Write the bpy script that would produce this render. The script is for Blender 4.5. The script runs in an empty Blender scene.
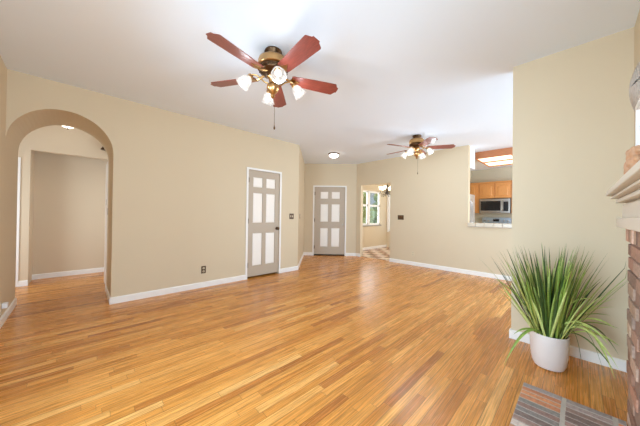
import bpy, bmesh, math, random
from mathutils import Vector, Matrix
from mathutils.geometry import tessellate_polygon
PI = math.pi
random.seed(7)
sc = bpy.context.scene
C = sc.collection

# ------------------------------------------------------------------ camera
CAM_H = 1.2169
yaw, pit, rol = math.radians(43.972), math.radians(0.372), math.radians(0.7676)
F = Vector((math.sin(yaw)*math.cos(pit), math.cos(yaw)*math.cos(pit), math.sin(pit)))
R0 = Vector((math.cos(yaw), -math.sin(yaw), 0)); U0 = R0.cross(F)
R1 = math.cos(rol)*R0 + math.sin(rol)*U0
U1 = -math.sin(rol)*R0 + math.cos(rol)*U0
cd = bpy.data.cameras.new('camera'); cam = bpy.data.objects.new('camera', cd); C.objects.link(cam)
M = Matrix((R1, U1, -F)).transposed().to_4x4(); M.translation = (0, 0, CAM_H)
cam.matrix_world = M
cd.sensor_fit = 'HORIZONTAL'; cd.sensor_width = 36.0; cd.lens = 36.0*249.565/640.0
cd.clip_start = 0.02; cd.clip_end = 200
sc.camera = cam

# ------------------------------------------------------------------ world, lights, exposure
w = bpy.data.worlds.new('world'); sc.world = w; w.use_nodes = True
wn = w.node_tree.nodes; wl = w.node_tree.links
bg = wn['Background']
bg.inputs['Color'].default_value = (0.59, 0.80, 1.0, 1); bg.inputs['Strength'].default_value = 2.2

def area(name, loc, rot, sx, sy, power, col=(1, 1, 1)):
    l = bpy.data.lights.new(name, 'AREA'); l.shape = 'RECTANGLE'; l.size = sx; l.size_y = sy
    l.energy = power; l.color = col
    o = bpy.data.objects.new(name, l); C.objects.link(o); o.location = loc; o.rotation_euler = rot
    return o
# added daylight-coloured fill through an invented opening in the west wall, left of camera
area('west_fill_light', (-3.0, 1.0, 1.1), (0, math.radians(-91), 0), 2.2, 3.2, 480, (0.59, 0.80, 1.0))
# added fill behind the camera, shining in through a made-up wall opening
area('south_fill_light', (0.2, -0.46, 1.3), (math.radians(92), 0, 0), 1.1, 1.5, 78, (0.60, 0.81, 1.0))
# added fill beyond the short right wall, tilted up to brighten the ceiling
area('right_fill_light', (4.6, -1.25, .85), (math.radians(132), 0, 0), 2.4, 1.6, 85, (0.59, 0.80, 1.0))
# daylight at the dining window; the dining side, kitchen and hall lamps are added
area('dining_window_daylight', (7.55, 5.5, 1.5), (math.radians(-90), 0, 0), 1.1, 1.2, 30, (0.95, 0.98, 1.0))
area('dining_fill_light', (7.4, 2.75, 1.6), (math.radians(90), 0, 0), 1.8, 1.4, 45, (1, .97, .92))  # added fill inside the dining room, no window behind it
area('kitchen_fill_light', (7.6, -1.25, 1.6), (math.radians(90), 0, 0), 2.2, 1.2, 100, (1, .98, .95))  # added fill to brighten the kitchen, from its unseen side
area('hall_fill_light', (-1.5, 5.12, 1.1), (math.radians(86), 0, math.radians(-38)), 1.1, 1.6, 50, (.74, .88, 1))  # added fill to brighten the hall, source invented
area('hall_end_fill_light', (1.16, 5.8, 1.3), (0, math.radians(90), math.radians(-30)), 1.8, .5, 24, (.78, .90, 1))  # added fill aimed at the hall recess from out of view

vs = sc.view_settings
sc.display_settings.display_device = 'sRGB'
vs.view_transform = 'Standard'; vs.look = 'None'; vs.gamma = 1.0; vs.use_curve_mapping = False
vs.exposure = -0.35
sc.cycles.use_denoising = True
sc.cycles.max_bounces = 10; sc.cycles.diffuse_bounces = 6
sc.cycles.sample_clamp_indirect = 6.0

# ------------------------------------------------------------------ materials
def srgb(r, g, b):
    f = lambda c: (c/255/12.92 if c/255 <= .04045 else ((c/255+.055)/1.055)**2.4)
    return (f(r), f(g), f(b), 1)

def mat(name, col, rough=.5, metal=0.0, noise=0.0, nscale=20.0, bump=0.0, bscale=200.0, emit=None, estr=0.0, coat=0.0, trans=0.0, stretch=None):
    m = bpy.data.materials.new(name); m.use_nodes = True
    nt = m.node_tree; N = nt.nodes; L = nt.links; b = N['Principled BSDF']
    b.inputs['Base Color'].default_value = col; b.inputs['Roughness'].default_value = rough
    b.inputs['Metallic'].default_value = metal
    if coat: b.inputs['Coat Weight'].default_value = coat; b.inputs['Coat Roughness'].default_value = .12
    if trans: b.inputs['Transmission Weight'].default_value = trans
    if emit: b.inputs['Emission Color'].default_value = emit; b.inputs['Emission Strength'].default_value = estr
    tc = N.new('ShaderNodeTexCoord')
    src = tc.outputs['Object']
    if stretch:
        mp = N.new('ShaderNodeMapping'); mp.inputs['Scale'].default_value = stretch
        L.new(src, mp.inputs['Vector']); src = mp.outputs['Vector']
    if noise:
        n = N.new('ShaderNodeTexNoise'); n.inputs['Scale'].default_value = nscale; n.inputs['Detail'].default_value = 5
        L.new(src, n.inputs['Vector'])
        mx = N.new('ShaderNodeMix'); mx.data_type = 'RGBA'
        mx.inputs[6].default_value = tuple(c*(1-noise) for c in col[:3])+(1,)
        mx.inputs[7].default_value = tuple(min(1, c*(1+noise)) for c in col[:3])+(1,)
        L.new(n.outputs['Fac'], mx.inputs[0]); L.new(mx.outputs[2], b.inputs['Base Color'])
    if bump:
        n2 = N.new('ShaderNodeTexNoise'); n2.inputs['Scale'].default_value = bscale; n2.inputs['Detail'].default_value = 3
        L.new(src, n2.inputs['Vector'])
        bp = N.new('ShaderNodeBump'); bp.inputs['Strength'].default_value = bump; bp.inputs['Distance'].default_value = .002
        L.new(n2.outputs['Fac'], bp.inputs['Height']); L.new(bp.outputs['Normal'], b.inputs['Normal'])
    return m

WALLC = srgb(212, 194, 164)
m_wall = mat('wall_paint', WALLC, .7, noise=.015, nscale=3, bump=.12, bscale=130)
m_hall = mat('hall_paint', srgb(212, 192, 164), .7, noise=.02, nscale=3, bump=.12, bscale=130)
m_kit = mat('kitchen_paint', srgb(205, 200, 180), .7, noise=.02, nscale=3, bump=.12, bscale=130)
m_ceil = mat('ceiling_paint', srgb(232, 240, 248), .85, noise=.01, nscale=2, bump=.25, bscale=160)
m_trim = mat('trim_paint', srgb(240, 236, 230), .4, noise=.01, nscale=5)
m_stile = mat('door_stile_paint', srgb(184, 167, 146), .45, noise=.02, nscale=6)
m_panel = mat('door_panel_paint', srgb(243, 236, 226), .45, noise=.02, nscale=6)
m_brass = mat('antique_brass', srgb(190, 150, 100), .28, 1.0, noise=.25, nscale=14)
m_bronze = mat('dark_bronze', srgb(90, 66, 45), .35, .9, noise=.2, nscale=20)
m_brownplate = mat('brown_plate', srgb(88, 62, 36), .4, noise=.1, nscale=30)
m_socket = mat('socket_face', srgb(215, 200, 170), .5, noise=.05, nscale=30)
m_nickel = mat('nickel', srgb(180, 170, 155), .3, 1.0, noise=.08, nscale=30)
m_black = mat('black_plastic', (.012, .011, .012, 1), .18, noise=.2, nscale=10)
m_dark = mat('dark_gap', (.015, .012, .010, 1), .8, noise=.2, nscale=10)
m_steel = mat('stainless', srgb(165, 158, 150), .3, .9, noise=.06, nscale=6, stretch=(1, 1, 30))
m_white = mat('white_enamel', srgb(235, 236, 238), .25, noise=.02, nscale=5)
m_fridge = mat('fridge_steel', srgb(178, 182, 184), .35, .6, noise=.05, nscale=5, stretch=(30, 30, 1))
m_pot = mat('pot_ceramic', srgb(226, 214, 206), .55, noise=.02, nscale=18, bump=.15, bscale=60)
m_soil = mat('potting_soil', srgb(60, 45, 32), .9, noise=.4, nscale=60, bump=.8, bscale=80)
m_cherry = mat('cherry_wood', srgb(126, 58, 47), .38, noise=.5, nscale=9, coat=.3, stretch=(2, 14, 14))
m_oak = mat('oak_cabinet', srgb(212, 150, 84), .4, noise=.22, nscale=8, coat=.2, stretch=(14, 14, 2))
m_oakbox = mat('oak_light_box', srgb(190, 120, 75), .45, noise=.2, nscale=8, stretch=(14, 2, 14))
m_mortar = mat('grey_mortar', srgb(190, 182, 172), .9, noise=.15, nscale=40, bump=.6, bscale=120)
m_mortar2 = mat('surround_mortar', srgb(150, 120, 105), .9, noise=.15, nscale=40, bump=.6, bscale=120)
m_drift = mat('carved_wood', srgb(198, 152, 116), .55, noise=.4, nscale=22, bump=.5, bscale=40)
m_tilebar = mat('sill_tile', srgb(212, 198, 176), .25, noise=.02, nscale=6)
m_grout = mat('sill_grout', srgb(190, 182, 172), .8, noise=.05, nscale=30)
m_paper = mat('print_paper', srgb(235, 236, 236), .6, noise=.03, nscale=5)
m_wicker = mat('grey_wicker', srgb(190, 178, 165), .7, noise=.3, nscale=60)
m_crystal = mat('chandelier_metal', srgb(70, 62, 55), .35, .8, noise=.2, nscale=20)
m_glow = mat('lit_glass', srgb(255, 246, 230), .3, noise=.02, nscale=10, emit=(1, .88, .72, 1), estr=3.5)
m_fanglow = mat('lit_fan_glass', srgb(255, 250, 242), .25, noise=.02, nscale=10, emit=(1, .93, .84, 1), estr=.5)
m_bulb = mat('lit_bulb', srgb(255, 250, 242), .25, noise=.02, nscale=10, emit=(1, .90, .76, 1), estr=4)
m_tube = mat('lit_diffuser', srgb(255, 246, 225), .4, noise=.02, nscale=10, emit=(1, .86, .62, 1), estr=2.0)
m_leafout = mat('hedge_leaf', srgb(172, 172, 104), .6, noise=.5, nscale=9, bump=.8, bscale=30)
m_fenceout = mat('outdoor_wall', srgb(170, 160, 150), .8, noise=.1, nscale=3, stretch=(12, 1, 1))
m_grassout = mat('outdoor_ground', srgb(150, 150, 110), .9, noise=.3, nscale=5)

# glass pane: mostly clear, with a weak reflection
m_glass = bpy.data.materials.new('window_glass'); m_glass.use_nodes = True
_n = m_glass.node_tree.nodes; _l = m_glass.node_tree.links
_t = _n.new('ShaderNodeBsdfTransparent'); _g = _n.new('ShaderNodeBsdfGlossy'); _g.inputs['Roughness'].default_value = .03
_m = _n.new('ShaderNodeMixShader'); _m.inputs[0].default_value = .05; _l.new(_t.outputs[0], _m.inputs[1]); _l.new(_g.outputs[0], _m.inputs[2])
_l.new(_m.outputs[0], _n['Material Output'].inputs['Surface'])

def lamp_glass(m, strength, col):
    # etched lamp glass: part clear, part glowing with faint cloudy etching, a little gloss
    N = m.node_tree.nodes; L = m.node_tree.links; out = N['Material Output']
    t = N.new('ShaderNodeBsdfTransparent'); e = N.new('ShaderNodeEmission'); g = N.new('ShaderNodeBsdfGlossy'); g.inputs['Roughness'].default_value = .15
    e.inputs['Color'].default_value = col
    tc = N.new('ShaderNodeTexCoord'); n = N.new('ShaderNodeTexNoise'); n.inputs['Scale'].default_value = 38; n.inputs['Detail'].default_value = 3
    L.new(tc.outputs['Object'], n.inputs['Vector'])
    mr = N.new('ShaderNodeMapRange'); mr.inputs['From Min'].default_value = .35; mr.inputs['From Max'].default_value = .65
    mr.inputs['To Min'].default_value = .6*strength; mr.inputs['To Max'].default_value = 1.4*strength
    L.new(n.outputs['Fac'], mr.inputs['Value']); L.new(mr.outputs[0], e.inputs['Strength'])
    m1 = N.new('ShaderNodeMixShader'); m1.inputs[0].default_value = .45; m2 = N.new('ShaderNodeMixShader'); m2.inputs[0].default_value = .05
    L.new(t.outputs[0], m1.inputs[1]); L.new(e.outputs[0], m1.inputs[2]); L.new(m1.outputs[0], m2.inputs[1]); L.new(g.outputs[0], m2.inputs[2])
    L.new(m2.outputs[0], out.inputs['Surface'])
lamp_glass(m_fanglow, 1.5, (1, .96, .92, 1))

# oak strip floor, boards running along X
def floor_material():
    m = bpy.data.materials.new('oak_strip_floor'); m.use_nodes = True
    nt = m.node_tree; N = nt.nodes; L = nt.links; b = N['Principled BSDF']
    def math_(op, a, bb=None, cc=None):
        n = N.new('ShaderNodeMath'); n.operation = op
        for i, v in enumerate((a, bb, cc)):
            if v is None: continue
            if isinstance(v, (int, float)): n.inputs[i].default_value = v
            else: L.new(v, n.inputs[i])
        return n.outputs[0]
    tc = N.new('ShaderNodeTexCoord'); sp = N.new('ShaderNodeSeparateXYZ'); L.new(tc.outputs['Object'], sp.inputs[0])
    X, Y = sp.outputs[0], sp.outputs[1]
    W = .0585
    v = math_('DIVIDE', Y, W); row = math_('FLOOR', v); fv = math_('FRACT', v)
    wn1 = N.new('ShaderNodeTexWhiteNoise'); wn1.noise_dimensions = '1D'; L.new(row, wn1.inputs['W'])
    ln = math_('MULTIPLY_ADD', wn1.outputs['Value'], .75, .55)
    wn2 = N.new('ShaderNodeTexWhiteNoise'); wn2.noise_dimensions = '1D'; L.new(math_('ADD', row, 37.3), wn2.inputs['W'])
    u = math_('ADD', math_('DIVIDE', math_('ADD', X, 10), ln), math_('MULTIPLY', wn2.outputs['Value'], 7.0))
    seg = math_('FLOOR', u); fu = math_('FRACT', u)
    cv = N.new('ShaderNodeCombineXYZ'); L.new(row, cv.inputs[0]); L.new(seg, cv.inputs[1])
    wn3 = N.new('ShaderNodeTexWhiteNoise'); wn3.noise_dimensions = '3D'; L.new(cv.outputs[0], wn3.inputs['Vector'])
    ramp = N.new('ShaderNodeValToRGB'); cr = ramp.color_ramp
    cols = [(0, (176, 104, 42)), (.10, (200, 127, 53)), (.35, (215, 142, 62)), (.6, (223, 150, 69)), (.88, (231, 160, 79)), (1, (239, 177, 100))]
    while len(cr.elements) < len(cols): cr.elements.new(.5)
    for e, (p, c) in zip(cr.elements, cols): e.position = p; e.color = srgb(*c)
    L.new(wn3.outputs['Value'], ramp.inputs[0])
    # grain
    off = N.new('ShaderNodeVectorMath'); off.operation = 'MULTIPLY_ADD'
    L.new(wn3.outputs['Color'], off.inputs[0]); off.inputs[1].default_value = (50, 50, 50); L.new(tc.outputs['Object'], off.inputs[2])
    mp = N.new('ShaderNodeMapping'); mp.inputs['Scale'].default_value = (1.7, 55, 1); L.new(off.outputs[0], mp.inputs['Vector'])
    g = N.new('ShaderNodeTexNoise'); g.inputs['Scale'].default_value = 1.6; g.inputs['Detail'].default_value = 6; g.inputs['Roughness'].default_value = .62
    g.inputs['Distortion'].default_value = .5
    L.new(mp.outputs[0], g.inputs['Vector'])
    gr = N.new('ShaderNodeMapRange'); gr.inputs['From Min'].default_value = .3; gr.inputs['From Max'].default_value = .7
    gr.inputs['To Min'].default_value = .64; gr.inputs['To Max'].default_value = 1.22; L.new(g.outputs['Fac'], gr.inputs['Value'])
    # mineral streaks on a few boards
    st = N.new('ShaderNodeMapRange'); st.inputs['From Min'].default_value = .60; st.inputs['From Max'].default_value = .72
    st.inputs['To Min'].default_value = 1.0; st.inputs['To Max'].default_value = .55; L.new(g.outputs['Fac'], st.inputs['Value'])
    wsep = N.new('ShaderNodeSeparateColor'); L.new(wn3.outputs['Color'], wsep.inputs[0])
    few = math_('GREATER_THAN', wsep.outputs[1], .80)
    strk = math_('ADD', math_('MULTIPLY', few, math_('SUBTRACT', st.outputs[0], 1.0)), 1.0)
    # seams
    sv = math_('MINIMUM', fv, math_('SUBTRACT', 1.0, fv))
    su = math_('MULTIPLY', math_('MINIMUM', fu, math_('SUBTRACT', 1.0, fu)), ln)
    s1 = N.new('ShaderNodeMapRange'); s1.inputs['From Max'].default_value = .045; s1.inputs['To Min'].default_value = .30; L.new(sv, s1.inputs['Value'])
    s2 = N.new('ShaderNodeMapRange'); s2.inputs['From Max'].default_value = .0022; s2.inputs['To Min'].default_value = .35; L.new(su, s2.inputs['Value'])
    mp2 = N.new('ShaderNodeMapping'); mp2.inputs['Scale'].default_value = (3.5, 150, 1); L.new(off.outputs[0], mp2.inputs['Vector'])
    g2 = N.new('ShaderNodeTexNoise'); g2.inputs['Scale'].default_value = 1.3; g2.inputs['Detail'].default_value = 2; L.new(mp2.outputs[0], g2.inputs['Vector'])
    fine = N.new('ShaderNodeMapRange'); fine.inputs['From Min'].default_value = .35; fine.inputs['From Max'].default_value = .62
    fine.inputs['To Min'].default_value = .72; fine.inputs['To Max'].default_value = 1.08; L.new(g2.outputs['Fac'], fine.inputs['Value'])
    k = math_('MULTIPLY', math_('MULTIPLY', math_('MULTIPLY', gr.outputs[0], fine.outputs[0]), strk), math_('MULTIPLY', s1.outputs[0], s2.outputs[0]))
    mul = N.new('ShaderNodeVectorMath'); mul.operation = 'SCALE'; L.new(ramp.outputs[0], mul.inputs[0]); L.new(k, mul.inputs['Scale'])
    L.new(mul.outputs[0], b.inputs['Base Color'])
    rr = N.new('ShaderNodeMapRange'); rr.inputs['To Min'].default_value = .20; rr.inputs['To Max'].default_value = .34; L.new(g.outputs['Fac'], rr.inputs['Value'])
    L.new(rr.outputs[0], b.inputs['Roughness'])
    bp = N.new('ShaderNodeBump'); bp.inputs['Strength'].default_value = .12; bp.inputs['Distance'].default_value = .002
    L.new(math_('MULTIPLY', s1.outputs[0], s2.outputs[0]), bp.inputs['Height']); L.new(bp.outputs[0], b.inputs['Normal'])
    return m
m_floor = floor_material()

def tile_material():
    m = bpy.data.materials.new('checker_tile'); m.use_nodes = True
    N = m.node_tree.nodes; L = m.node_tree.links; b = N['Principled BSDF']
    tc = N.new('ShaderNodeTexCoord'); mp = N.new('ShaderNodeMapping'); mp.inputs['Rotation'].default_value = (0, 0, 0)
    L.new(tc.outputs['Object'], mp.inputs[0])
    ck = N.new('ShaderNodeTexChecker'); ck.inputs['Scale'].default_value = 3.3
    ck.inputs['Color1'].default_value = srgb(150, 95, 60); ck.inputs['Color2'].default_value = srgb(238, 216, 194)
    L.new(mp.outputs[0], ck.inputs['Vector'])
    n = N.new('ShaderNodeTexNoise'); n.inputs['Scale'].default_value = 6; L.new(tc.outputs['Object'], n.inputs['Vector'])
    mx = N.new('ShaderNodeMix'); mx.data_type = 'RGBA'; mx.blend_type = 'MULTIPLY'; mx.inputs[0].default_value = .3
    L.new(ck.outputs[0], mx.inputs[6]); L.new(n.outputs['Color'], mx.inputs[7]); L.new(mx.outputs[2], b.inputs['Base Color'])
    b.inputs['Roughness'].default_value = .25
    return m
m_tile = tile_material()

def attr_material(name, rough, bump=.4, bscale=90, mott=.35):
    # colour of each brick or leaf comes from its own colour attribute, mottled by noise
    m = bpy.data.materials.new(name); m.use_nodes = True
    N = m.node_tree.nodes; L = m.node_tree.links; b = N['Principled BSDF']; b.inputs['Roughness'].default_value = rough
    a = N.new('ShaderNodeAttribute'); a.attribute_name = 'tint'
    tc = N.new('ShaderNodeTexCoord'); n = N.new('ShaderNodeTexNoise'); n.inputs['Scale'].default_value = 55; n.inputs['Detail'].default_value = 4
    L.new(tc.outputs['Object'], n.inputs['Vector'])
    mr = N.new('ShaderNodeMapRange'); mr.inputs['From Min'].default_value = .3; mr.inputs['From Max'].default_value = .7
    mr.inputs['To Min'].default_value = 1-mott; mr.inputs['To Max'].default_value = 1+mott; L.new(n.outputs['Fac'], mr.inputs['Value'])
    s = N.new('ShaderNodeVectorMath'); s.operation = 'SCALE'; L.new(a.outputs['Color'], s.inputs[0]); L.new(mr.outputs[0], s.inputs['Scale'])
    L.new(s.outputs[0], b.inputs['Base Color'])
    n2 = N.new('ShaderNodeTexNoise'); n2.inputs['Scale'].default_value = bscale; L.new(tc.outputs['Object'], n2.inputs['Vector'])
    bp = N.new('ShaderNodeBump'); bp.inputs['Strength'].default_value = bump; bp.inputs['Distance'].default_value = .003
    L.new(n2.outputs['Fac'], bp.inputs['Height']); L.new(bp.outputs[0], b.inputs['Normal'])
    return m
m_brick = attr_material('weathered_brick', .75, .35, 90, .22)
m_leaf = attr_material('grass_leaf', .42, 0.05, 40, .18)

# ------------------------------------------------------------------ mesh helpers
def put(name, bm, m, parent=None, smooth=False, loc=None):
    bmesh.ops.recalc_face_normals(bm, faces=bm.faces)
    me = bpy.data.meshes.new(name); bm.to_mesh(me); bm.free()
    for mm in (m if isinstance(m, (list, tuple)) else [m]): me.materials.append(mm)
    if smooth:
        for p in me.polygons: p.use_smooth = True
        try: me.set_sharp_from_angle(angle=math.radians(40))
        except Exception: pass
    o = bpy.data.objects.new(name, me); C.objects.link(o)
    if loc: o.location = loc
    if parent: o.parent = parent
    return o

def thing(name, label, cat, loc=(0, 0, 0), rz=0, group=None):
    o = bpy.data.objects.new(name, None); C.objects.link(o); o.empty_display_size = .1
    o.location = loc; o.rotation_euler = (0, 0, rz); o['label'] = label; o['category'] = cat
    if group: o['group'] = group
    return o

def tag(o, label, cat, group=None):
    o['label'] = label; o['category'] = cat
    if group: o['group'] = group
    return o

def struct(o, label=None, cat=None):
    o['kind'] = 'structure'
    if label: o['label'] = label
    if cat: o['category'] = cat
    return o

def NB(): return bmesh.new()

def box(bm, x0, x1, y0, y1, z0, z1, bev=0.0, seg=2):
    r = bmesh.ops.create_cube(bm, size=1)
    vs_ = r['verts']
    for v in vs_:
        v.co = Vector((x0+(v.co.x+.5)*(x1-x0), y0+(v.co.y+.5)*(y1-y0), z0+(v.co.z+.5)*(z1-z0)))
    if bev:
        es = list({e for v in vs_ for e in v.link_edges})
        bmesh.ops.bevel(bm, geom=es, offset=bev, segments=seg, affect='EDGES', profile=.5)
    return bm

def bx(x0, x1, y0, y1, z0, z1, bev=0.0): return box(NB(), x0, x1, y0, y1, z0, z1, bev)

def prism(bm, pts, origin, u, n, depth):
    """polygon (s, z) in the vertical plane origin + s*u, extruded by depth along n"""
    o = Vector(origin); u = Vector(u).normalized(); n = Vector(n).normalized()
    a = [bm.verts.new(o+u*s+Vector((0, 0, z))) for s, z in pts]
    b = [bm.verts.new(v.co+n*depth) for v in a]
    for tri in tessellate_polygon([[Vector((s, z, 0)) for s, z in pts]]):
        bm.faces.new([a[i] for i in tri]); bm.faces.new([b[i] for i in reversed(tri)])
    for i in range(len(a)):
        j = (i+1) % len(a); bm.faces.new((a[j], a[i], b[i], b[j]))
    return bm

def lathe(bm, prof, seg=32, mtx=None):
    rings = []
    for r, z in prof:
        if r < 1e-6: rings.append([bm.verts.new((0, 0, z))])
        else: rings.append([bm.verts.new((r*math.cos(2*PI*i/seg), r*math.sin(2*PI*i/seg), z)) for i in range(seg)])
    for a, b in zip(rings, rings[1:]):
        for i in range(seg):
            j = (i+1) % seg
            if len(a) == 1 and len(b) == 1: continue
            if len(a) == 1: bm.faces.new((a[0], b[i], b[j]))
            elif len(b) == 1: bm.faces.new((a[i], a[j], b[0]))
            else: bm.faces.new((a[i], a[j], b[j], b[i]))
    if mtx:
        vv = [v for r in rings for v in r]
        bmesh.ops.transform(bm, matrix=mtx, verts=vv)
    return bm

def tube(bm, pts, rad, seg=8):
    pts = [Vector(p) for p in pts]; rads = rad if isinstance(rad, (list, tuple)) else [rad]*len(pts)
    rings = []; up = Vector((0, 0, 1))
    for i, p in enumerate(pts):
        t = (pts[min(i+1, len(pts)-1)]-pts[max(i-1, 0)]).normalized()
        a = t.cross(up)
        if a.length < 1e-3: a = t.cross(Vector((1, 0, 0)))
        a.normalize(); b = t.cross(a)
        rings.append([bm.verts.new(p+(a*math.cos(2*PI*k/seg)+b*math.sin(2*PI*k/seg))*rads[i]) for k in range(seg)])
    for a, b in zip(rings, rings[1:]):
        for k in range(seg):
            j = (k+1) % seg; bm.faces.new((a[k], a[j], b[j], b[k]))
    bm.faces.new(rings[0]); bm.faces.new(list(reversed(rings[-1])))
    return bm

def align(d, loc):
    return Matrix.Translation(loc) @ Vector(d).normalized().to_track_quat('Z', 'Y').to_matrix().to_4x4()

# ------------------------------------------------------------------ room shell
H = 2.74
XL, YA, XK, XR, YS = -0.58, 4.274, 5.94, 3.149, -0.30
S2 = math.sqrt(.5)
struct(put('floor', bx(-2.4, 10.0, -2.0, 7.2, -.08, 0), m_floor))
cb = NB(); box(cb, -2.4, 5.95, -1.4, 6.9, H, H+.1); box(cb, 5.95, 9.6, -1.4, 5.4, H, H+.1)
struct(put('ceiling', cb, m_ceil))
# wall with the arch and the closet door: the arch springs from the corner with the west wall
cx, ra, spring = (-.58+.315)/2, .4475, 1.975
arch = [(.315, 0), (.315, spring)] + [(cx+ra*math.cos(t), spring+ra*math.sin(t)) for t in [PI*i/32 for i in range(1, 32)]] + [(-.58, spring)]
ptsA = [(3.461, 0), (3.461, H), (-.58, H)] + list(reversed(arch))[0:] + [(2.257, 0), (2.257, 2.046), (2.964, 2.046), (2.964, 0)]
struct(put('wall_north', prism(NB(), ptsA, (0, YA, 0), (1, 0, 0), (0, 1, 0), .776), m_wall))
struct(put('closet_light_block', bx(2.1, 3.1, YA+.777, YA+.80, 0, 2.3), m_dark))  # dark panel added behind the closet door to keep outside light out
# west wall with a wide opening added out of frame to let the fill in
ptsW = [(-.42, 0), (-.42, H), (5.05, H), (5.05, 0), (-.42, 0)]
ww = NB()
for a, b, c, d in ((-.42, .15, 0, H), (2.15, 5.05, 0, H), (.15, 2.15, 0, .25), (.15, 2.15, 2.05, H)): box(ww, XL-.14, XL, a, b, c, d)
struct(put('wall_west', ww, m_wall))
# diagonal wall beside the entry, entry wall with the front door
D0, D1 = Vector((3.461, 4.274, 0)), Vector((4.843, 5.706, 0))
dd = (D1-D0)
struct(put('wall_diagonal', prism(NB(), [(0, 0), (dd.length, 0), (dd.length, H), (0, H)], D0, dd, (-dd.y, dd.x, 0), .12), m_wall))
c0 = Vector((10.549/2, 10.549/2, 0)); eu = Vector((S2, -S2, 0)); en = Vector((S2, S2, 0))
ptsE = [(-.75, 0), (-.75, H), (.957, H), (.957, 0), (.611, 0), (.611, 2.046), (-.306, 2.046), (-.306, 0)]
struct(put('wall_entry', prism(NB(), ptsE, c0, eu, en, .14), m_wall))
struct(put('entry_light_block', prism(NB(), [(-.4, 0), (.7, 0), (.7, 2.2), (-.4, 2.2)], c0+en*.141, eu, en, .02), m_dark))  # unseen dark sheet added behind the front door to stop light leaking in
# wall towards dining room and kitchen: doorway, then pass-through above a pony wall
struct(put('wall_pony', bx(XK, XK+.11, -1.2, 1.63, 0, 1.003), m_wall))
ptsK = [(4.598, 0), (4.598, H), (1.63, H), (1.63, 0), (3.475, 0), (3.475, 2.09), (4.44, 2.09), (4.44, 0)]
struct(put('wall_east', prism(NB(), ptsK, (XK, 0, 0), (0, 1, 0), (1, 0, 0), .11), m_wall))
struct(put('wall_right', bx(XR, XR+.12, YS-.12, .468, 0, H), m_wall))
wf = NB()
for a, b, c, d in ((-.72, -.38, 0, H), (.78, XR, 0, H), (-.38, .78, 0, .5), (-.38, .78, 2.1, H)): box(wf, a, b, YS-.12, YS, c, d)  # opening added out of frame for the south fill
struct(put('wall_fireplace', wf, m_wall))
# hall beyond the arch
hallseg = [(-2.3, 0), (-2.3, H), (1.2, H), (1.2, 2.215), (-.585, 2.215), (-.585, 0)]
struct(put('wall_hall', prism(NB(), hallseg, (0, 6.22, 0), (1, 0, 0), (0, 1, 0), .10), m_hall))
struct(put('wall_hall_recess', bx(-.70, 1.2, 6.70, 6.80, 0, H), m_hall))
struct(put('wall_hall_recess_side', bx(-.66, -.585, 6.32, 6.70, 0, H), m_hall))
struct(put('wall_hall_end', bx(1.2, 1.3, 5.05, 6.8, 0, H), m_hall))
struct(put('wall_hall_west', bx(-2.4, -2.3, 5.0, 6.8, 0, H), m_hall))
struct(put('wall_hall_south', bx(-2.3, -.72, 4.95, 5.05, 0, H), m_hall))
# dining room and kitchen shells
wx = [(6.95, 7.42), (7.52, 8.17)]
dn = NB()
for a, b, z0, z1 in ((6.05, 6.95, 0, H), (8.19, 8.75, 0, H), (6.95, 8.19, 0, .86), (6.95, 8.19, 2.10, H)): box(dn, a, b, 5.2, 5.32, z0, z1)
struct(put('wall_dining_north', dn, m_wall))
de = NB()
for a, b, z0, z1 in ((2.5, 4.35, 0, H), (4.35, 5.12, 0, .62), (4.35, 5.12, 2.05, H), (5.12, 5.32, 0, H)): box(de, 8.63, 8.75, a, b, z0, z1)
struct(put('wall_dining_east', de, m_wall))
struct(put('wall_dining_south', bx(6.05, 9.6, 2.5, 2.6, 0, H), m_kit))
struct(put('wall_dining_west', bx(5.96, 6.05, 4.6, 5.32, 0, H), m_wall))
struct(put('wall_kitchen_east', bx(9.42, 9.52, -1.3, 2.5, 0, H), m_kit))
struct(put('wall_kitchen_south', bx(5.94, 9.52, -1.4, -1.3, 0, H), m_kit))
struct(put('trim_soffit', bx(6.05, 6.40, 1.63, 2.5, 2.28, H), m_ceil))
struct(put('floor_dining', bx(5.99, 8.63, 2.6, 5.2, 0, .004), m_tile))

# baseboards
BH, BT = .088, .014
def base(name, p0, p1, n):
    """baseboard along p0-p1 standing off the wall along n, with a rounded top"""
    p0, p1, n = Vector(p0), Vector(p1), Vector(n).normalized(); u = (p1-p0)
    bm = NB()
    prof = [(0, 0), (BT, 0), (BT, BH-.012), (BT*.55, BH-.003), (0, BH)]
    a = [bm.verts.new(p0+n*s+Vector((0, 0, z))) for s, z in prof]; b = [bm.verts.new(v.co+u) for v in a]
    bm.faces.new(a); bm.faces.new(list(reversed(b)))
    for i in range(len(a)):
        j = (i+1) % len(a); bm.faces.new((a[j], a[i], b[i], b[j]))
    return struct(put(name, bm, m_trim))
base('baseboard_north', (.315, YA, 0), (2.222, YA, 0), (0, -1, 0))
base('baseboard_north_corner', (3.004, YA, 0), (3.475, YA, 0), (0, -1, 0))
base('baseboard_arch_east', (.315, YA-.012, 0), (.315, 5.05, 0), (-1, 0, 0))
base('baseboard_west', (XL, 2.15, 0), (XL, 5.05, 0), (1, 0, 0))
base('baseboard_diagonal', D0, D1, (dd.y, -dd.x, 0))
base('baseboard_entry', c0+eu*-.60, c0+eu*-.346, -en)
base('baseboard_entry_corner', c0+eu*.651, c0+eu*.945, -en)
base('baseboard_east_corner', (XK, 4.44, 0), (XK, 4.595, 0), (-1, 0, 0))
base('baseboard_east', (XK, -1.2, 0), (XK, 3.475, 0), (-1, 0, 0))
base('baseboard_right', (XR, YS, 0), (XR, .482, 0), (-1, 0, 0))
base('baseboard_right_end', (XR-.012, .468, 0), (XR+.13, .468, 0), (0, 1, 0))
base('baseboard_fireplace', (2.40, YS, 0), (XR, YS, 0), (0, 1, 0))
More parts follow.
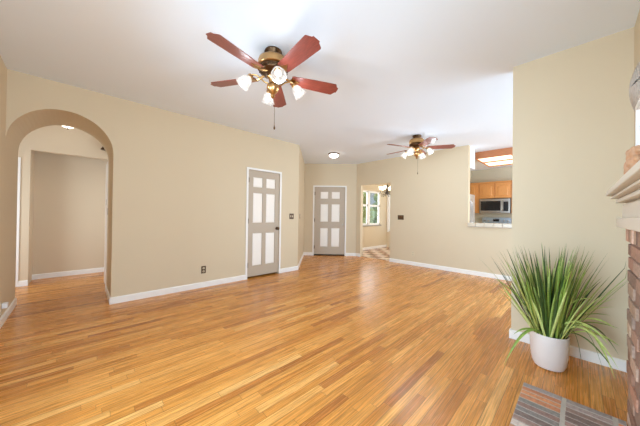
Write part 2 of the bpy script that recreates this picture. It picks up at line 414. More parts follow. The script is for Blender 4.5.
base('baseboard_hall', (-.685, 6.22, 0), (-.585, 6.22, 0), (0, -1, 0))
base('baseboard_hall_recess', (-.585, 6.70, 0), (1.2, 6.70, 0), (0, -1, 0))
base('baseboard_dining', (6.05, 5.2, 0), (8.63, 5.2, 0), (0, -1, 0))
struct(put('trim_hall', bx(-.737, -.685, 6.203, 6.22, 0, 2.07, .004), m_trim))

# ------------------------------------------------------------------ six-panel doors
def casing(name, parent, w0, w1, h, cw, t=.016):
    """three-sided casing round an opening w0..w1 in local x, proud of local y = 0 towards -y"""
    pts = [(w0-cw, 0), (w0-cw, h+cw), (w1+cw, h+cw), (w1+cw, 0), (w1, 0), (w1, h), (w0, h), (w0, 0)]
    return put(name, prism(NB(), pts, (0, 0, 0), (1, 0, 0), (0, -1, 0), t), m_trim, parent)

def six_panel(parent, W, Hd, z0, y0, cols, rows):
    """slab with six sunk openings and raised fields; local x 0..W, face at y0 looking to -y"""
    t = .035
    bm = NB(); xs = [0, cols[0][0], cols[0][1], cols[1][0], cols[1][1], W]
    zs = [z0] + [v for r in rows for v in r] + [Hd]
    for i in range(5):
        for j in range(len(zs)-1):
            if i in (1, 3) and j % 2 == 1:
                box(bm, xs[i], xs[i+1], y0+.012, y0+t, zs[j], zs[j+1]); continue
            box(bm, xs[i], xs[i+1], y0, y0+t, zs[j], zs[j+1])
    bmesh.ops.remove_doubles(bm, verts=bm.verts, dist=1e-5)
    put('door_slab', bm, m_stile, parent)
    for (a, b) in cols:
        for (c, d) in rows:
            p = NB(); e = .004; s = .022
            q = [(a+e, c+e), (b-e, c+e), (b-e, d-e), (a+e, d-e)]; q2 = [(a+s, c+s), (b-s, c+s), (b-s, d-s), (a+s, d-s)]
            v1 = [p.verts.new((x, y0+.0125, z)) for x, z in q]; v2 = [p.verts.new((x, y0+.003, z)) for x, z in q2]
            p.faces.new(v2)
            for i in range(4):
                j = (i+1) % 4; p.faces.new((v1[i], v1[j], v2[j], v2[i]))
            o = put('raised_panel', p, m_panel, parent); o['label'] = 'white raised door panel'

def hinges(parent, x, y, zs):
    for z in zs:
        bm = NB(); tube(bm, [(x, y, z-.05), (x, y, z+.05)], .0075, 8); box(bm, x-.012, x+.02, y, y+.006, z-.045, z+.045)
        put('hinge', bm, m_bronze, parent, True)

def knob(parent, x, y, z, m=None, name='door_knob'):
    bm = NB(); lathe(bm, [(0, 0), (.032, 0), (.032, .006), (.012, .01), (.011, .035), (.026, .045), (.030, .058), (.022, .07), (0, .074)], 20, align((0, -1, 0), (x, y, z)))
    o = put(name, bm, m or m_nickel, parent, True); return o

# closet door in the north wall
d1 = thing('door_1', 'grey six-panel closet door with white panels in the long arch wall', 'door', (2.257, YA, 0)); struct(d1)
W1 = .707
casing('door_casing', d1, 0, W1, 2.046, .036)
six_panel(d1, W1-.004, 2.043, .032, .012, [(.112, .318), (.396, .606)], [(.222, .848), (1.04, 1.618), (1.722, 1.918)])
hinges(d1, .004, .004, (.25, 1.08, 1.85)); knob(d1, .655, .012, .925, m_bronze)
# front door in the entry wall
d2 = thing('door_2', 'grey six-panel front door facing the room at the far end', 'door', c0+eu*-.306, -PI/4); struct(d2)
W2 = .917
casing('door_casing', d2, 0, W2, 2.046, .04)
six_panel(d2, W2-.004, 2.043, .035, .012, [(.180, .414), (.512, .760)], [(.256, .820), (1.0, 1.535), (1.69, 1.905)])
hinges(d2, .004, .004, (.25, 1.05, 1.85)); knob(d2, .862, .012, .93)
bm = NB(); lathe(bm, [(0, 0), (.028, 0), (.028, .012), (.018, .016), (0, .017)], 20, align((0, -1, 0), (.852, .012, 1.09))); put('deadbolt', bm, m_nickel, d2, True)
put('threshold', bx(0, W2, -.02, .12, 0, .018, .004), m_dark, d2)
# white door leaf standing open in the hall, just behind the arch's right jamb
d3 = thing('door_3', 'white hall door standing open behind the right jamb of the arch', 'door', (.322, 5.07, 0)); struct(d3)
put('door_slab', bx(0, .036, 0, .62, .012, 2.03, .003), m_trim, d3)
put('latch_plate', bx(-.0115, -.0075, -.10, -.075, 1.17, 1.27, .001), m_bronze, d3)
put('hinge', bx(-.004, 0, .30, .34, 1.32, 1.42, .001), m_nickel, d3)

# ------------------------------------------------------------------ windows of the dining room
def sash_window(name, label, parent_loc, rz, W, z0, z1, units):
    t = thing(name, label, 'window', parent_loc, rz); struct(t)
    bm = NB()
    box(bm, 0, W, .02, .10, z0, z0+.03); box(bm, 0, W, .02, .10, z1-.03, z1); box(bm, 0, .03, .02, .10, z0, z1); box(bm, W-.03, W, .02, .10, z0, z1)
    put('window_frame', bm, m_trim, t)
    for (a, b) in units:
        sb = NB(); zm = (z0+z1)/2+.09; r = .034
        for c, d in ((z0+.03, zm), (zm, z1-.03)):
            box(sb, a, b, .035, .07, c, c+r); box(sb, a, b, .035, .07, d-r, d); box(sb, a, a+r, .035, .07, c, d); box(sb, b-r, b, .035, .07, c, d)
        s = put('sash', sb, m_trim, t)
        put('pane', bx(a+r*.5, b-r*.5, .048, .054, z0+.04, z1-.04), m_glass, s)
    return t
w1 = sash_window('window_1', 'double sash window with garden view in the dining room', (6.95, 5.2, 0), 0, 1.24, .86, 2.10, [(.03, .47), (.57, 1.21)])
put('mullion', bx(.47, .57, .012, .10, .88, 2.09), m_trim, w1)
put('window_sill', bx(-.03, 1.27, -.035, .02, .825, .862, .006), mat('sill_grey_wood', srgb(150, 140, 128), .6, noise=.1, nscale=8), w1)  # grey sill, darker than the white frame
w2 = sash_window('window_2', 'narrow side window at the far corner of the dining room', (8.63, 5.12, 0), -PI/2, .77, .62, 2.05, [(.03, .74)])
put('window_casing', bx(-.05, .03, -.016, .02, .58, 2.10), m_trim, w2)

# garden outside
bm = NB()
for i in range(34):
    v = bmesh.ops.create_icosphere(bm, subdivisions=3, radius=random.uniform(.3, .5), matrix=Matrix.Translation((random.uniform(8.6, 10.75), random.uniform(7.4, 8.0), random.uniform(.2, 2.7))))['verts']
    for q in v: q.co += Vector((random.uniform(-.06, .06), random.uniform(-.06, .06), random.uniform(-.06, .06)))
tag(put('garden_hedge', bm, m_leafout), 'yellow-green leafy hedge seen through the left sash of the dining window', 'hedge')
tag(put('fence', bx(10.9, 13.2, 8.7, 8.8, 0, 2.7), m_fenceout), 'pale board fence seen through the right sash of the dining window', 'fence')
bm = NB()
for i in range(9):
    bmesh.ops.create_icosphere(bm, subdivisions=3, radius=random.uniform(.22, .34), matrix=Matrix.Translation((random.uniform(11.75, 12.05), random.uniform(7.6, 7.8), .2+i*.25)))
for q in bm.verts: q.co += Vector((random.uniform(-.05, .05), random.uniform(-.05, .05), random.uniform(-.05, .05)))
tag(put('garden_shrub', bm, m_leafout), 'narrow green shrub before the fence in the right dining sash', 'shrub')
struct(put('ground', bx(4, 16, 7.2, 14, -.1, -.02), m_grassout))

# ------------------------------------------------------------------ wall plates
def plate(name, label, cat, loc, rz, wd, ht, m, kind, n=1):
    """local x along the wall, faces -y"""
    t = thing(name, label, cat, loc, rz, {'light_switch': 'brown light switches', 'outlet': 'wall outlets'}.get(name))
    put('cover_plate', bx(-wd/2, wd/2, -.006, 0, -ht/2, ht/2, .002), m, t)
    if kind == 'switch':
        for k in range(n):
            x = (k-(n-1)/2)*.046
            bm = NB(); box(bm, x-.008, x+.008, -.009, -.006, -.02, .02); box(bm, x-.005, x+.005, -.018, -.008, .0, .014)
            put('toggle', bm, m_bronze if n > 2 else m_socket, t)
    else:
        for s in (-1, 1):
            bm = NB(); lathe(bm, [(0, 0), (.016, 0), (.0165, .002), (0, .0022)], 20, align((0, -1, 0), (0, -.006, s*.026)))
            k = put('socket', bm, m_socket, t)
            put('slot', bx(-.006, .006, -.0092, -.0082, s*.026-.005, s*.026+.006), m_dark, k)
    return t
plate('light_switch', 'brown two-gang light switch on the wall right of the closet door', 'light switch', (3.275, YA, 1.172), 0, .116, .118, m_brownplate, 'switch', 2)
ds = D0+dd.normalized()*.42
plate('light_switch', 'brown light switch on the short diagonal wall beside the entry', 'light switch', (ds.x, ds.y, 1.172), math.atan2(dd.y, dd.x), .075, .118, m_brownplate, 'switch', 1)
plate('light_switch', 'brown three-gang light switch right of the dining room doorway', 'light switch', (XK, 3.17, 1.172), -PI/2, .165, .118, m_brownplate, 'switch', 3)
plate('outlet', 'brown wall outlet low on the long wall left of the closet door', 'outlet', (1.482, YA, .288), 0, .074, .118, m_brownplate, 'outlet')
plate('outlet', 'beige wall outlet low on the wall between doorway and kitchen opening', 'outlet', (XK, 2.833, .285), -PI/2, .074, .118, m_socket, 'outlet')
nl = plate('night_light', 'white plug-in night light low on the wall left of the arch', 'night light', (XL, 4.21, .185), PI/2, .074, .118, m_socket, 'outlet')
put('light_body', bx(-.03, .03, -.05, -.0095, .0, .055, .006), m_white, nl)

# ------------------------------------------------------------------ ceiling fans
FANW = 11
def make_fan(label, loc, a0, arm0):
    t = thing('ceiling_fan', label, 'ceiling fan', loc, 0, 'brass ceiling fans')
    bm = NB(); lathe(bm, [(0, 0), (.078, 0), (.082, -.012), (.066, -.040), (.060, -.052), (0, -.052)], 40); put('canopy', bm, m_bronze, t, True)
    bm = NB(); lathe(bm, [(.0, -.050), (.060, -.050), (.100, -.062), (.134, -.088), (.142, -.115), (.140, -.150), (.130, -.158), (.120, -.160), (0, -.160)], 48)
    put('motor_housing', bm, m_brass, t, True)
    bm = NB(); lathe(bm, [(0, -.160), (.128, -.160), (.132, -.168), (.128, -.196), (.120, -.204), (.095, -.222), (.06, -.230), (0, -.230)], 48)
    for k in range(20):
        a = 2*PI*k/20; bmesh.ops.create_icosphere(bm, subdivisions=2, radius=.010, matrix=Matrix.Translation((.131*math.cos(a), .131*math.sin(a), -.182)))
    put('decorative_band', bm, m_bronze, t, True)
    for k in range(5):
        a = math.radians(a0+72*k)
        # blade: local x out along the blade
        out = [(.175, -.052), (.19, -.060), (.42, -.072), (.612, -.078), (.622, -.074), (.645, -.036), (.660, -.030), (.660, .030), (.645, .036), (.622, .074), (.612, .078), (.42, .072), (.19, .060), (.175, .052)]
        bm = NB(); tp = [bm.verts.new((x, y, .003)) for x, y in out]; bt = [bm.verts.new((x, y, -.003)) for x, y in out]
        bm.faces.new(tp); bm.faces.new(list(reversed(bt)))
        for i in range(len(out)):
            j = (i+1) % len(out); bm.faces.new((tp[j], tp[i], bt[i], bt[j]))
        rot = Matrix.Rotation(a, 4, 'Z'); tilt = Matrix.Rotation(math.radians(-12), 4, 'X'); off = Matrix.Translation((0, 0, -.238))
        bl = put('blade', bm, m_cherry, t); bl.matrix_basis = off @ rot @ tilt
        br = NB()
        tube(br, [(.085, 0, .020), (.12, 0, .006), (.15, 0, -.006), (.18, 0, -.0075)], [.011, .012, .010, .008], 8)
        sh = [(.165, -.012), (.185, -.040), (.205, -.030), (.225, -.014), (.262, 0), (.225, .014), (.205, .030), (.185, .040), (.165, .012)]
        v1 = [br.verts.new((x, y, -.004)) for x, y in sh]; v2 = [br.verts.new((x, y, -.010)) for x, y in sh]
        br.faces.new(v1); br.faces.new(list(reversed(v2)))
        for i in range(len(sh)):
            j = (i+1) % len(sh); br.faces.new((v1[j], v1[i], v2[i], v2[j]))
        put('blade_bracket', br, m_brass, bl, True)
    bm = NB(); lathe(bm, [(0, -.226), (.050, -.228), (.055, -.245), (.040, -.262), (.034, -.30), (.052, -.318), (.058, -.345), (.050, -.372), (.030, -.392), (.018, -.405), (.022, -.420), (.012, -.438), (0, -.445)], 32)
    put('light_kit_hub', bm, m_brass, t, True)
    for k in range(4):
        a = math.radians(arm0+90*k); ca, sa = math.cos(a), math.sin(a)
        P = lambda r, z: (r*ca, r*sa, z)
        ar = NB(); tube(ar, [P(.045, -.310), P(.08, -.300), P(.115, -.272), P(.155, -.254), P(.186, -.258), P(.200, -.272)], .0075, 8)
        d = Vector((ca*.62, sa*.62, -.78)).normalized(); s0 = Vector(P(.194, -.266))
        lathe(ar, [(0, 0), (.020, 0), (.026, .012), (.027, .030), (.022, .034), (0, .034)], 20, align(d, s0))
        arm = put('lamp_arm', ar, m_brass, t, True)
        gs = NB(); lathe(gs, [(.024, .026), (.036, .040), (.046, .062), (.050, .088), (.056, .112), (.066, .130), (.063, .130), (.053, .111), (.047, .088), (.043, .063), (.033, .042), (.022, .028)], 28, align(d, s0))
        put('glass_shade', gs, m_fanglow, arm, True)
        pl = bpy.data.lights.new('bulb_light', 'POINT'); pl.energy = FANW; pl.color = (.82, .91, 1); pl.shadow_soft_size = .03
        po = bpy.data.objects.new('bulb_light', pl); C.objects.link(po); po.parent = arm; po.location = s0+d*.118
        bb = NB(); lathe(bb, [(0, .030), (.012, .032), (.014, .05), (.026, .078), (.020, .098), (0, .106)], 16, align(d, s0))
        put('bulb', bb, m_bulb, arm, True)
    bm = NB(); tube(bm, [(.012, -.012, -.43), (.014, -.014, -.56), (.014, -.014, -.69)], .0016, 6)
    put('pull_chain', bm, m_bronze, t)
    bm = NB(); lathe(bm, [(0, -.735), (.007, -.73), (.008, -.715), (.004, -.70), (.002, -.69), (0, -.688)], 12, Matrix.Translation((.014, -.014, 0)))
    put('chain_knob', bm, m_bronze, t, True)
    return t
make_fan('larger looking red-bladed brass ceiling fan in front, nearest the camera', (1.288, 1.995, H), 49.2, 67)
make_fan('smaller looking brass ceiling fan farther back near the kitchen opening', (4.595, 2.14, H), 13.5, 1)

# ------------------------------------------------------------------ other ceiling lights
def dome_light(label, loc, r, drop, m):
    t = thing('ceiling_light', label, 'ceiling light', loc)
    bm = NB(); lathe(bm, [(0, 0), (r*1.02, 0), (r*1.06, -.012), (r*1.04, -.030), (r*.9, -.034), (0, -.034)], 36); put('base_ring', bm, m_bronze, t, True)
    bm = NB(); lathe(bm, [(r*.93, -.034)]+[(r*.93*math.cos(q), -.034-drop*math.sin(q)) for q in [PI/2*i/8 for i in range(1, 9)]], 36); put('glass_bowl', bm, m, t, True)
    bm = NB(); lathe(bm, [(0, -.030-drop), (.010, -.032-drop), (.013, -.044-drop), (.006, -.056-drop), (0, -.058-drop)], 14); put('finial', bm, m_bronze, t, True)
    return t
dome_light('dark-rimmed glass bowl ceiling light before the front door', (4.54, 4.24, H), .125, .075, mat('lit_entry_glass', srgb(255, 246, 230), .3, noise=.02, nscale=10, emit=(1, .96, .90, 1), estr=9))
dome_light('lit dome ceiling light in the hall behind the arch', (-.15, 5.66, H), .15, .165, mat('lit_hall_glass', srgb(255, 246, 230), .3, noise=.02, nscale=10, emit=(1, .93, .82, 1), estr=4.5))

# ------------------------------------------------------------------ kitchen
fl = thing('fluorescent_light', 'oak-framed fluorescent ceiling light box above the kitchen', 'ceiling light', (6.745, 1.712, H))
bm = NB(); Wf, Lf, dz = 1.28, 1.45, -.16
for a in ((0, .025, -Lf, 0), (Wf-.025, Wf, -Lf, 0), (.025, Wf-.025, -.025, 0), (.025, Wf-.025, -Lf, -Lf+.025)): box(bm, a[0], a[1], a[2], a[3], dz, 0)
put('wood_frame', bm, m_oakbox, fl)
bm = NB(); box(bm, .60, .645, -Lf+.025, -.025, dz, dz+.05); box(bm, .025, .60, -.725, -.68, dz, dz+.05); box(bm, .645, Wf-.025, -.725, -.68, dz, dz+.05); put('divider', bm, m_oakbox, fl)
for a, b in ((.025, .60), (.645, Wf-.025)):
    for c, d in ((-.68, -.025), (-Lf+.025, -.725)):
        put('diffuser_panel', bx(a, b, c, d, dz+.02, dz+.026), m_tube, fl)

def arch_door(parent, x, y0, y1, z0, z1, knob_side):
    """cathedral panel cabinet door facing -x"""
    bm = NB(); box(bm, x-.02, x, y0, y1, z0, z1, .004)
    d = put('cabinet_door', bm, m_oak, parent)
    s = .055; n = 12; pts = [(y0+s, z0+s), (y1-s, z0+s), (y1-s, z1-s-.045)] + [(y1-s-(y1-y0-2*s)*i/n, z1-s-.045+.045*math.sin(PI*i/n)) for i in range(1, n)] + [(y0+s, z1-s-.045)]
    cy, cz = (y0+y1)/2, (z0+z1)/2
    p = NB(); a = [p.verts.new((x-.0205, y, z)) for y, z in pts]; b = [p.verts.new((x-.008-.022, cy+(y-cy)*.90, cz+(z-cz)*.90)) for y, z in pts]
    p.faces.new(b)
    for i in range(len(a)):
        j = (i+1) % len(a); p.faces.new((a[i], a[j], b[j], b[i]))
    put('arched_panel', p, m_oak, d)
    return d
def cabinet(label, y0, y1, z0, z1, doors):
    t = thing('wall_cabinet', label, 'cabinet', (9.09, 0, 0), group='oak kitchen wall cabinets')
    put('cabinet_body', bx(0, .325, y0, y1, z0, z1), m_oak, t)
    put('top_moulding', bx(-.03, .325, y0, y1, z1, z1+.035, .008), m_oak, t)
    for a, b in doors: arch_door(t, -.001, a, b, z0+.015, z1-.02, 0)
    return t
cabinet('oak wall cabinet with two arched doors over the microwave', 1.37, 2.185, 1.785, 2.26, [(1.39, 1.755), (1.80, 2.165)])
cabinet('tall oak wall cabinet left of the microwave beside the fridge', 2.187, 2.49, 1.335, 2.26, [(2.245, 2.47)])
cabinet('oak wall cabinet right of the microwave at the short wall edge', .80, 1.368, 1.335, 2.26, [(.82, 1.345)])

mw = thing('microwave', 'stainless steel microwave under the oak cabinets in the kitchen', 'microwave', (9.03, 1.385, 1.335))
put('body', bx(.02, .38, 0, .775, 0, .43, .004), m_steel, mw)
put('door', bx(0, .02, .20, .775, .02, .43, .003), m_steel, mw)
put('window', bx(-.004, 0, .232, .748, .075, .365), m_black, mw)
put('control_panel', bx(-.002, .02, .045, .165, .06, .345), m_black, mw)
bm = NB(); tube(bm, [(0, .19, .06), (-.035, .19, .09), (-.035, .19, .36), (0, .19, .39)], .010, 8); put('handle', bm, m_nickel, mw, True)
put('vent_grille', bx(-.002, .02, .02, .755, .385, .42), m_steel, mw)
put('right_frame', bx(0, .02, 0, .043, .02, .43), m_steel, mw)

rg = thing('range', 'stainless steel range with tall backguard below the microwave', 'stove', (8.78, 1.40, 0))
put('body', bx(0, .60, 0, .75, 0, .90, .004), m_steel, rg)
put('cooktop', bx(-.01, .58, 0, .75, .90, .915), m_black, rg)
od = put('oven_door', bx(-.02, 0, .02, .73, .18, .74, .004), m_steel, rg)
bm = NB(); tube(bm, [(-.02, .08, .70), (-.06, .10, .70), (-.06, .65, .70), (-.02, .67, .70)], .010, 8); put('handle', bm, m_nickel, od, True)
put('oven_window', bx(-.023, -.02, .14, .61, .28, .60), m_black, od)
bm = NB(); prism(bm, [(0, .90), (.75, .90), (.75, 1.175), (.70, 1.20), (.05, 1.20), (0, 1.175)], (.52, 0, 0), (0, 1, 0), (1, 0, 0), .08); put('backguard', bm, mat('blue_steel', srgb(165, 178, 190), .3, .6, noise=.06, nscale=5), rg)
put('clock_display', bx(.515, .52, .30, .45, 1.08, 1.15), m_black, rg)
for y in (.08, .17, .58, .67):
    bm = NB(); lathe(bm, [(0, 0), (.022, 0), (.018, .022), (0, .024)], 16, align((-1, 0, 0), (.52, y, 1.10))); put('control_knob', bm, m_nickel, rg, True)

fr = thing('refrigerator', 'pale steel refrigerator at the left edge of the kitchen opening', 'refrigerator', (6.13, 1.77, 0))
put('body', bx(0, .87, .05, .70, .02, 1.76, .01), m_fridge, fr)
for a, b, nm in ((.0, .43, 'left_door'), (.437, .87, 'right_door')):
    dq = put('fridge_door', bx(a, b, 0, .048, .03, 1.75, .012), m_fridge, fr)
    hx = .385 if a == 0 else .475
    bm = NB(); tube(bm, [(hx, 0, .75), (hx, -.045, .78), (hx, -.045, 1.55), (hx, 0, 1.58)], .012, 8); put('handle', bm, m_white, dq, True)

# tiled sill on the pony wall
sl = NB(); tw = .152; y = 1.665
box(sl, 5.905, 6.16, -1.2, 1.627, 1.004, 1.075)
tag(put('bar_top', sl, m_grout), 'white tiled bar top along the kitchen pass-through', 'counter')
bar = C.objects['bar_top']
tb = NB(); y = 1.628
while y > -1.0:
    box(tb, 5.885, 6.03, y-tw+.004, y, 1.012, 1.088, .008); box(tb, 6.034, 6.18, y-tw+.004, y, 1.012, 1.088, .008); y -= tw
put('tiles', tb, m_tilebar, bar)

# ------------------------------------------------------------------ chandelier in the dining room
ch = thing('chandelier', 'dark scrolled chandelier with lit glass shades in the dining room', 'chandelier', (7.35, 4.42, H))
bm = NB(); lathe(bm, [(0, 0), (.06, 0), (.05, -.03), (0, -.035)], 20); put('canopy', bm, m_crystal, ch, True)
bm = NB(); tube(bm, [(0, 0, -.03), (0, 0, -.5)], .005, 6); put('chain', bm, m_crystal, ch)
bm = NB(); lathe(bm, [(0, -.48), (.02, -.5), (.035, -.56), (.015, -.62), (.03, -.70), (.045, -.76), (.02, -.82), (0, -.88)], 20); put('stem', bm, m_crystal, ch, True)
for k in range(6):
    a = 2*PI*k/6+.2; ca, sa = math.cos(a), math.sin(a)
    bm = NB(); tube(bm, [(ca*r, sa*r, z) for r, z in ((.03, -.74), (.08, -.82), (.15, -.84), (.21, -.78), (.22, -.70), (.22, -.67))], .007, 7)
    tube(bm, [(ca*r, sa*r, z) for r, z in ((.03, -.58), (.09, -.62), (.13, -.70), (.10, -.77), (.07, -.74))], .005, 6)
    arm = put('arm', bm, m_crystal, ch, True)
    gs = NB(); lathe(gs, [(0, -.675), (.022, -.672), (.04, -.64), (.045, -.60), (.06, -.565), (.055, -.565), (.04, -.60), (.033, -.64), (0, -.66)], 18, Matrix.Translation((ca*.22, sa*.22, 0))); put('glass_shade', gs, m_glow, arm, True)
    pd = NB(); lathe(pd, [(0, -.90), (.010, -.885), (.013, -.87), (.004, -.845), (0, -.84)], 8, Matrix.Translation((ca*.17, sa*.17, -.005))); put('pendant_drop', pd, m_crystal, arm, True)

# ------------------------------------------------------------------ fireplace, mantel and hearth
def jit(c, a):
    k = random.uniform(1-a, 1+a); return srgb(*[min(250, q*k*random.uniform(.985, 1.015)) for q in c])
def tinted(bm, lay, faces, col):
    for f in faces:
        for l in f.loops: l[lay] = (*col[:3], 1)
def brick(bm, lay, x0, x1, y0, y1, z0, z1, col, bev=.003):
    n0 = set(bm.faces)
    box(bm, x0, x1, y0, y1, z0, z1, bev, 1)
    tinted(bm, lay, [f for f in bm.faces if f not in n0], col)

fp = thing('fireplace', 'brick fireplace with cream mantel at the right edge of the room', 'fireplace', (2.37, YS, 0))
x0f = -1.45
core = NB(); box(core, -.40, -.012, 0, .085, 0, 1.165); box(core, x0f+.012, x0f+.40, 0, .085, 0, 1.165); box(core, x0f+.40, -.40, 0, .085, .80, 1.165); box(core, x0f+.40, -.40, 0, .004, 0, .80)
put('mortar_core', core, m_mortar2, fp)
random.seed(11)
pal = [(168, 126, 104), (154, 118, 100), (184, 146, 124), (140, 112, 98), (196, 166, 144), (160, 134, 120), (124, 100, 88)]
bm = NB(); lay = bm.loops.layers.float_color.new('tint')
zc = 0; row = 0; ch_, jt = .066, .011
def clear(a, b, z0, z1): return b > x0f+.40 and a < -.40 and z0 < .80
while zc+ch_ < 1.075:
    x = 0 if row % 2 == 0 else .0
    first = True; x = 0.0
    while x > x0f+.03:
        L_ = (.10 if (row % 2 and first) else .205); a = max(x-L_, x0f)
        if not clear(a, x, zc, zc+ch_) or (a >= -.41 or x <= x0f+.41):
            if clear(a, x, zc, zc+ch_):
                aa = max(a, -.40) if x > -.40 else a; xx = min(x, x0f+.40) if a < x0f+.40 else x
            else: aa, xx = a, x
            j = random.uniform(-.003, .004)
            brick(bm, lay, aa, xx, 0, .094+j, zc, zc+ch_, jit(random.choice(pal), .14))
        x = a-jt; first = False
    zc += ch_+jt; row += 1
x = .014
while x > x0f-.01:
    brick(bm, lay, x-.062, x, 0, .101+random.uniform(-.002, .003), 1.083, 1.158, jit(random.choice(pal), .14)); x -= .073
put('brick_surround', bm, m_brick, fp)
m_mantel = mat('mantel_paint', srgb(220, 210, 194), .5, noise=.02, nscale=6)
lint = NB(); box(lint, x0f-.04, .045, 0, .137, 1.165, 1.222, .004); put('lintel_board', lint, m_mantel, fp)
put('frieze', bx(x0f-.02, .030, 0, .115, 1.222, 1.30, .002), m_mantel, fp)
ms = NB()
for i, (z0, z1, ov) in enumerate(((1.290, 1.306, .060), (1.306, 1.314, .052), (1.314, 1.332, .092), (1.332, 1.342, .082), (1.342, 1.352, .112), (1.352, 1.362, .104), (1.362, 1.392, .132))):
    box(ms, x0f-ov+.03, ov, 0, .045+ov, z0, z1, .004)
put('mantel_shelf', ms, m_mantel, fp)
put('firebox', bx(x0f+.401, -.401, .005, .006, .02, .80), m_dark, fp)
# hearth: rows of bricks flush in the floor, long side away from the fireplace
hb = NB(); box(hb, -1.45, -.028, .10, .571, 0, .0185); hbase = put('hearth_bed', hb, m_mortar, fp)
bm = NB(); lay = bm.loops.layers.float_color.new('tint'); random.seed(5)
hp = [(164, 138, 126), (176, 158, 148), (150, 122, 112), (204, 138, 98), (206, 192, 178), (138, 120, 112), (186, 150, 130), (146, 140, 136), (200, 146, 110)]
x = -.028; k = 0
while x > -1.40:
    wdt = random.uniform(.042, .052)
    for (a, b) in ((.372, .571), (.152, .352), (.100, .134)):
        c = hp[3] if k == 3 and a > .3 else ((156, 146, 142) if k == 0 else random.choice(hp))
        brick(bm, lay, x-wdt, x, a, b, .002, .0205+random.uniform(-.001, .001), jit(c, .07))
    x -= wdt+.0065; k += 1
put('hearth_bricks', bm, m_brick, fp)

# things on and above the mantel
random.seed(3)
dr = NB()
for k in range(26):
    t_ = k/25; a = .055*math.cos(k*2.4)*(1-.45*t_); b = .028*math.sin(k*2.4)*(1-.3*t_)
    bmesh.ops.create_icosphere(dr, subdivisions=3, radius=random.uniform(.016, .024), matrix=Matrix.Translation((a, b, .018+.115*t_)) @ Matrix.Rotation(random.uniform(0, 3), 4, 'Y') @ Matrix.Diagonal((1.5, .9, .8, 1)))
for v in dr.verts: v.co.z = max(v.co.z, 0)
o = put('wood_carving', dr, m_drift, None, True, (1.93, -.190, 1.392)); o.scale = (1.2, .85, 1.15)
rm = o.modifiers.new('remesh', 'REMESH'); rm.mode = 'VOXEL'; rm.voxel_size = .003; rm.use_smooth_shade = True
sm = o.modifiers.new('smooth', 'SMOOTH'); sm.iterations = 1
tag(o, 'knobbly light brown wood carving on the end of the mantel', 'ornament')

pc = thing('framed_print', 'white framed print leaning above the mantel behind the carving', 'picture', (2.475, -.270, 1.394))
bm = NB()
for a in ((-.75, 0, 0, .03), (-.75, 0, .49, .52), (-.75, -.72, .03, .49), (-.03, 0, .03, .49)): box(bm, a[0], a[1], 0, .03, a[2], a[3], .003)
put('frame', bm, m_trim, pc)
put('paper', bx(-.72, -.03, .004, .012, .03, .49), m_paper, pc)
bm = NB()
for k in range(9):
    x = -.08-.07*k; tube(bm, [(x, .014, .16), (x-.02, .015, .27), (x+.015, .014, .38)], .004, 5)
put('drawn_branches', bm, m_black, pc)
bk = NB()
for r in (.03, .05, .07, .09, .11, .13, .15): 
    n = 36; tube(bk, [(r*math.cos(2*PI*i/n), .065-.03*(r/.15)**2, r*math.sin(2*PI*i/n)) for i in range(n+1)], .009, 6)
for k in range(18):
    a = 2*PI*k/18; tube(bk, [(r*math.cos(a), .066-.032*(r/.15)**2, r*math.sin(a)) for r in (.02, .06, .10, .13, .155)], .006, 5)
tag(put('wall_basket', bk, m_wicker, None, True, (2.58, YS, 2.06)), 'round grey woven basket hung above the framed print', 'wall basket')

# dark ornament high on the hall wall
ob = NB(); lathe(ob, [(0, 0), (.05, 0), (.045, .02), (.02, .05), (.012, .085), (0, .12)], 10); tube(ob, [(-.05, 0, .0), (-.02, -.01, .05), (.0, 0, .12)], .012, 6); tube(ob, [(.05, 0, -.01), (.03, -.01, .04), (0, 0, .12)], .012, 6)
tag(put('wall_ornament', ob, m_bronze, None, True, (.325, 6.165, 2.37)), 'small dark brown ornament high on the hall wall behind the arch', 'ornament')

# ------------------------------------------------------------------ potted plant
pp = thing('potted_plant', 'spiky green grass plant in a white round pot by the right wall', 'plant', (2.785, .165, 0))
bm = NB(); lathe(bm, [(0, 0), (.075, 0), (.098, .010), (.112, .045), (.121, .11), (.126, .20), (.128, .295), (.126, .300), (.120, .297), (.117, .20), (.112, .12), (0, .10)], 48)
put('pot', bm, m_pot, pp, True).scale = (.95, .95, .93)
bm = NB(); lathe(bm, [(0, .278), (.06, .275), (.1185, .268), (.116, .24), (0, .24)], 36); put('soil', bm, m_soil, pp, True).scale = (.95, .95, .93)
random.seed(21)
bm = NB(); lay = bm.loops.layers.float_color.new('tint')
def leaf(base_, az, lean, length, width, droop, col, curl=0):
    n = 12; p = Vector(base_); th = lean; d = Vector((math.cos(az), math.sin(az), 0)); side = Vector((-math.sin(az), math.cos(az), 0))
    prev = None; step = length/n
    for i in range(n+1):
        t = i/n
        wd = width*(1-.15*abs(1-2*t))*(1 if t < .55 else max(.04, 1-((t-.55)/.45)**1.5))
        p.x = min(p.x, XR-2.785-.03-.002*i); p.y = max(p.y, -.30-.165+.03+.002*i)
        nrm = d*math.cos(th)*-1 + Vector((0, 0, 1))*math.sin(th)
        mid = bm.verts.new(p - nrm*wd*.22); l = bm.verts.new(p-side*wd*.5); r = bm.verts.new(p+side*wd*.5)
        if prev:
            f1 = bm.faces.new((prev[0], prev[1], mid, l)); f2 = bm.faces.new((prev[1], prev[2], r, mid))
            tipc = .55 if t > .88 else 1.0
            tinted(bm, lay, (f1, f2), tuple(c*tipc for c in col[:3]))
        prev = (l, mid, r)
        p = p + (d*math.sin(th)+Vector((0, 0, 1))*math.cos(th))*step + side*curl*step*t
        th += droop/n*(.4+1.2*t)
greens = [(122, 150, 60), (152, 174, 80), (86, 114, 44), (180, 196, 108), (136, 160, 68), (160, 164, 84), (60, 84, 36), (196, 212, 128), (70, 98, 40)]
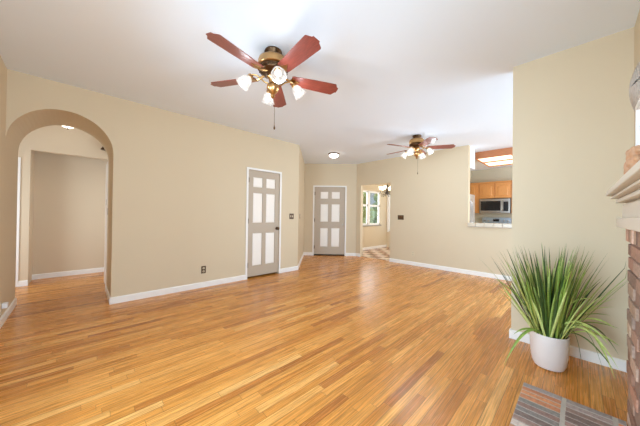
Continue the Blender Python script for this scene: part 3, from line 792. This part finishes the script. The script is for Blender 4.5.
for i in range(190):
    az = random.uniform(0, 2*PI); rr = .098*math.sqrt(random.random())
    lean = (rr/.098)*random.uniform(.12, .62)+random.uniform(-.03, .06)
    ln = random.uniform(.46, .80)*(1-.10*lean)
    leaf((rr*math.cos(az), rr*math.sin(az), .262), az+random.uniform(-.35, .35), lean, ln, random.uniform(.012, .021), random.uniform(0, .35), srgb(*random.choice(greens)), random.uniform(-.12, .12))
# the long drooping leaves: (right, towards the room, up) of start, bend and tip
def arc_leaf(p0, p1, p2, width, col):
    L3 = lambda q: Vector((.72*q[0]+.694*q[1], -.694*q[0]+.72*q[1], q[2]))
    a, b, c = L3(p0), L3(p1), L3(p2); n = 16; prev = None
    for i in range(n+1):
        t = i/n; p = a*(1-t)**2+b*2*t*(1-t)+c*t*t; tg = ((b-a)*(1-t)+(c-b)*t).normalized()
        side = tg.cross(Vector((0, 0, 1)))
        side = side.normalized() if side.length > .05 else Vector((.72, -.694, 0))
        up = side.cross(tg); side = (side*.62+up*.78).normalized(); up = side.cross(tg); wd = 1.2*width*(1 if t < .6 else max(.05, 1-((t-.6)/.4)**1.6))
        mid = bm.verts.new(p-up*wd*.2); l = bm.verts.new(p-side*wd*.5); r = bm.verts.new(p+side*wd*.5)
        if prev:
            f1 = bm.faces.new((prev[0], prev[1], mid, l)); f2 = bm.faces.new((prev[1], prev[2], r, mid)); tinted(bm, lay, (f1, f2), col)
        prev = (l, mid, r)
G1, G2, G3 = srgb(196, 212, 120), srgb(142, 168, 76), srgb(92, 116, 50)
arc_leaf((.05, -.03, .27), (.20, -.10, .62), (.31, -.20, .04), .020, G1)
arc_leaf((.05, -.02, .27), (.16, -.04, .50), (.50, -.05, .60), .018, G1)
arc_leaf((.04, -.05, .27), (.12, -.12, .55), (.05, -.22, .02), .010, G3)
arc_leaf((.06, -.04, .27), (.20, -.12, .60), (.15, -.29, .02), .010, G3)
arc_leaf((.06, -.02, .27), (.28, -.04, .55), (.44, -.11, .18), .011, G3)
arc_leaf((.06, .0, .27), (.20, -.02, .46), (.48, -.08, .37), .015, G2)
arc_leaf((.05, .0, .27), (.18, .0, .55), (.45, .02, .74), .014, G2)
arc_leaf((.06, -.03, .27), (.22, -.10, .42), (.40, -.14, .27), .017, G1)
arc_leaf((-.06, -.04, .27), (-.24, -.07, .48), (-.44, -.10, .08), .016, G2)
arc_leaf((-.06, -.03, .27), (-.20, -.04, .40), (-.34, -.06, .30), .012, G2)
arc_leaf((.02, -.06, .27), (.10, -.15, .58), (.26, -.26, .16), .018, G1)
arc_leaf((-.04, .02, .27), (-.18, .03, .60), (-.42, .05, .72), .013, G2)
arc_leaf((.0, -.06, .27), (.02, -.10, .66), (.20, -.16, .62), .018, G1)
arc_leaf((.06, -.02, .28), (.20, -.03, .52), (.50, -.03, .52), .017, G1)
arc_leaf((.05, -.04, .28), (.18, -.10, .56), (.36, -.16, .40), .020, G1)
arc_leaf((.03, -.05, .28), (.14, -.14, .54), (.24, -.22, .30), .021, G1)
arc_leaf((.06, .0, .28), (.22, .0, .50), (.47, -.03, .45), .014, G2)
arc_leaf((.04, -.05, .28), (.16, -.10, .44), (.32, -.20, .08), .012, G3)
arc_leaf((.06, -.03, .28), (.24, -.06, .40), (.46, -.10, .24), .012, G2)
arc_leaf((-.02, -.06, .28), (.02, -.12, .52), (.14, -.22, .42), .018, G1)
put('foliage', bm, m_leaf, pp, True).location = (0, 0, -.018)
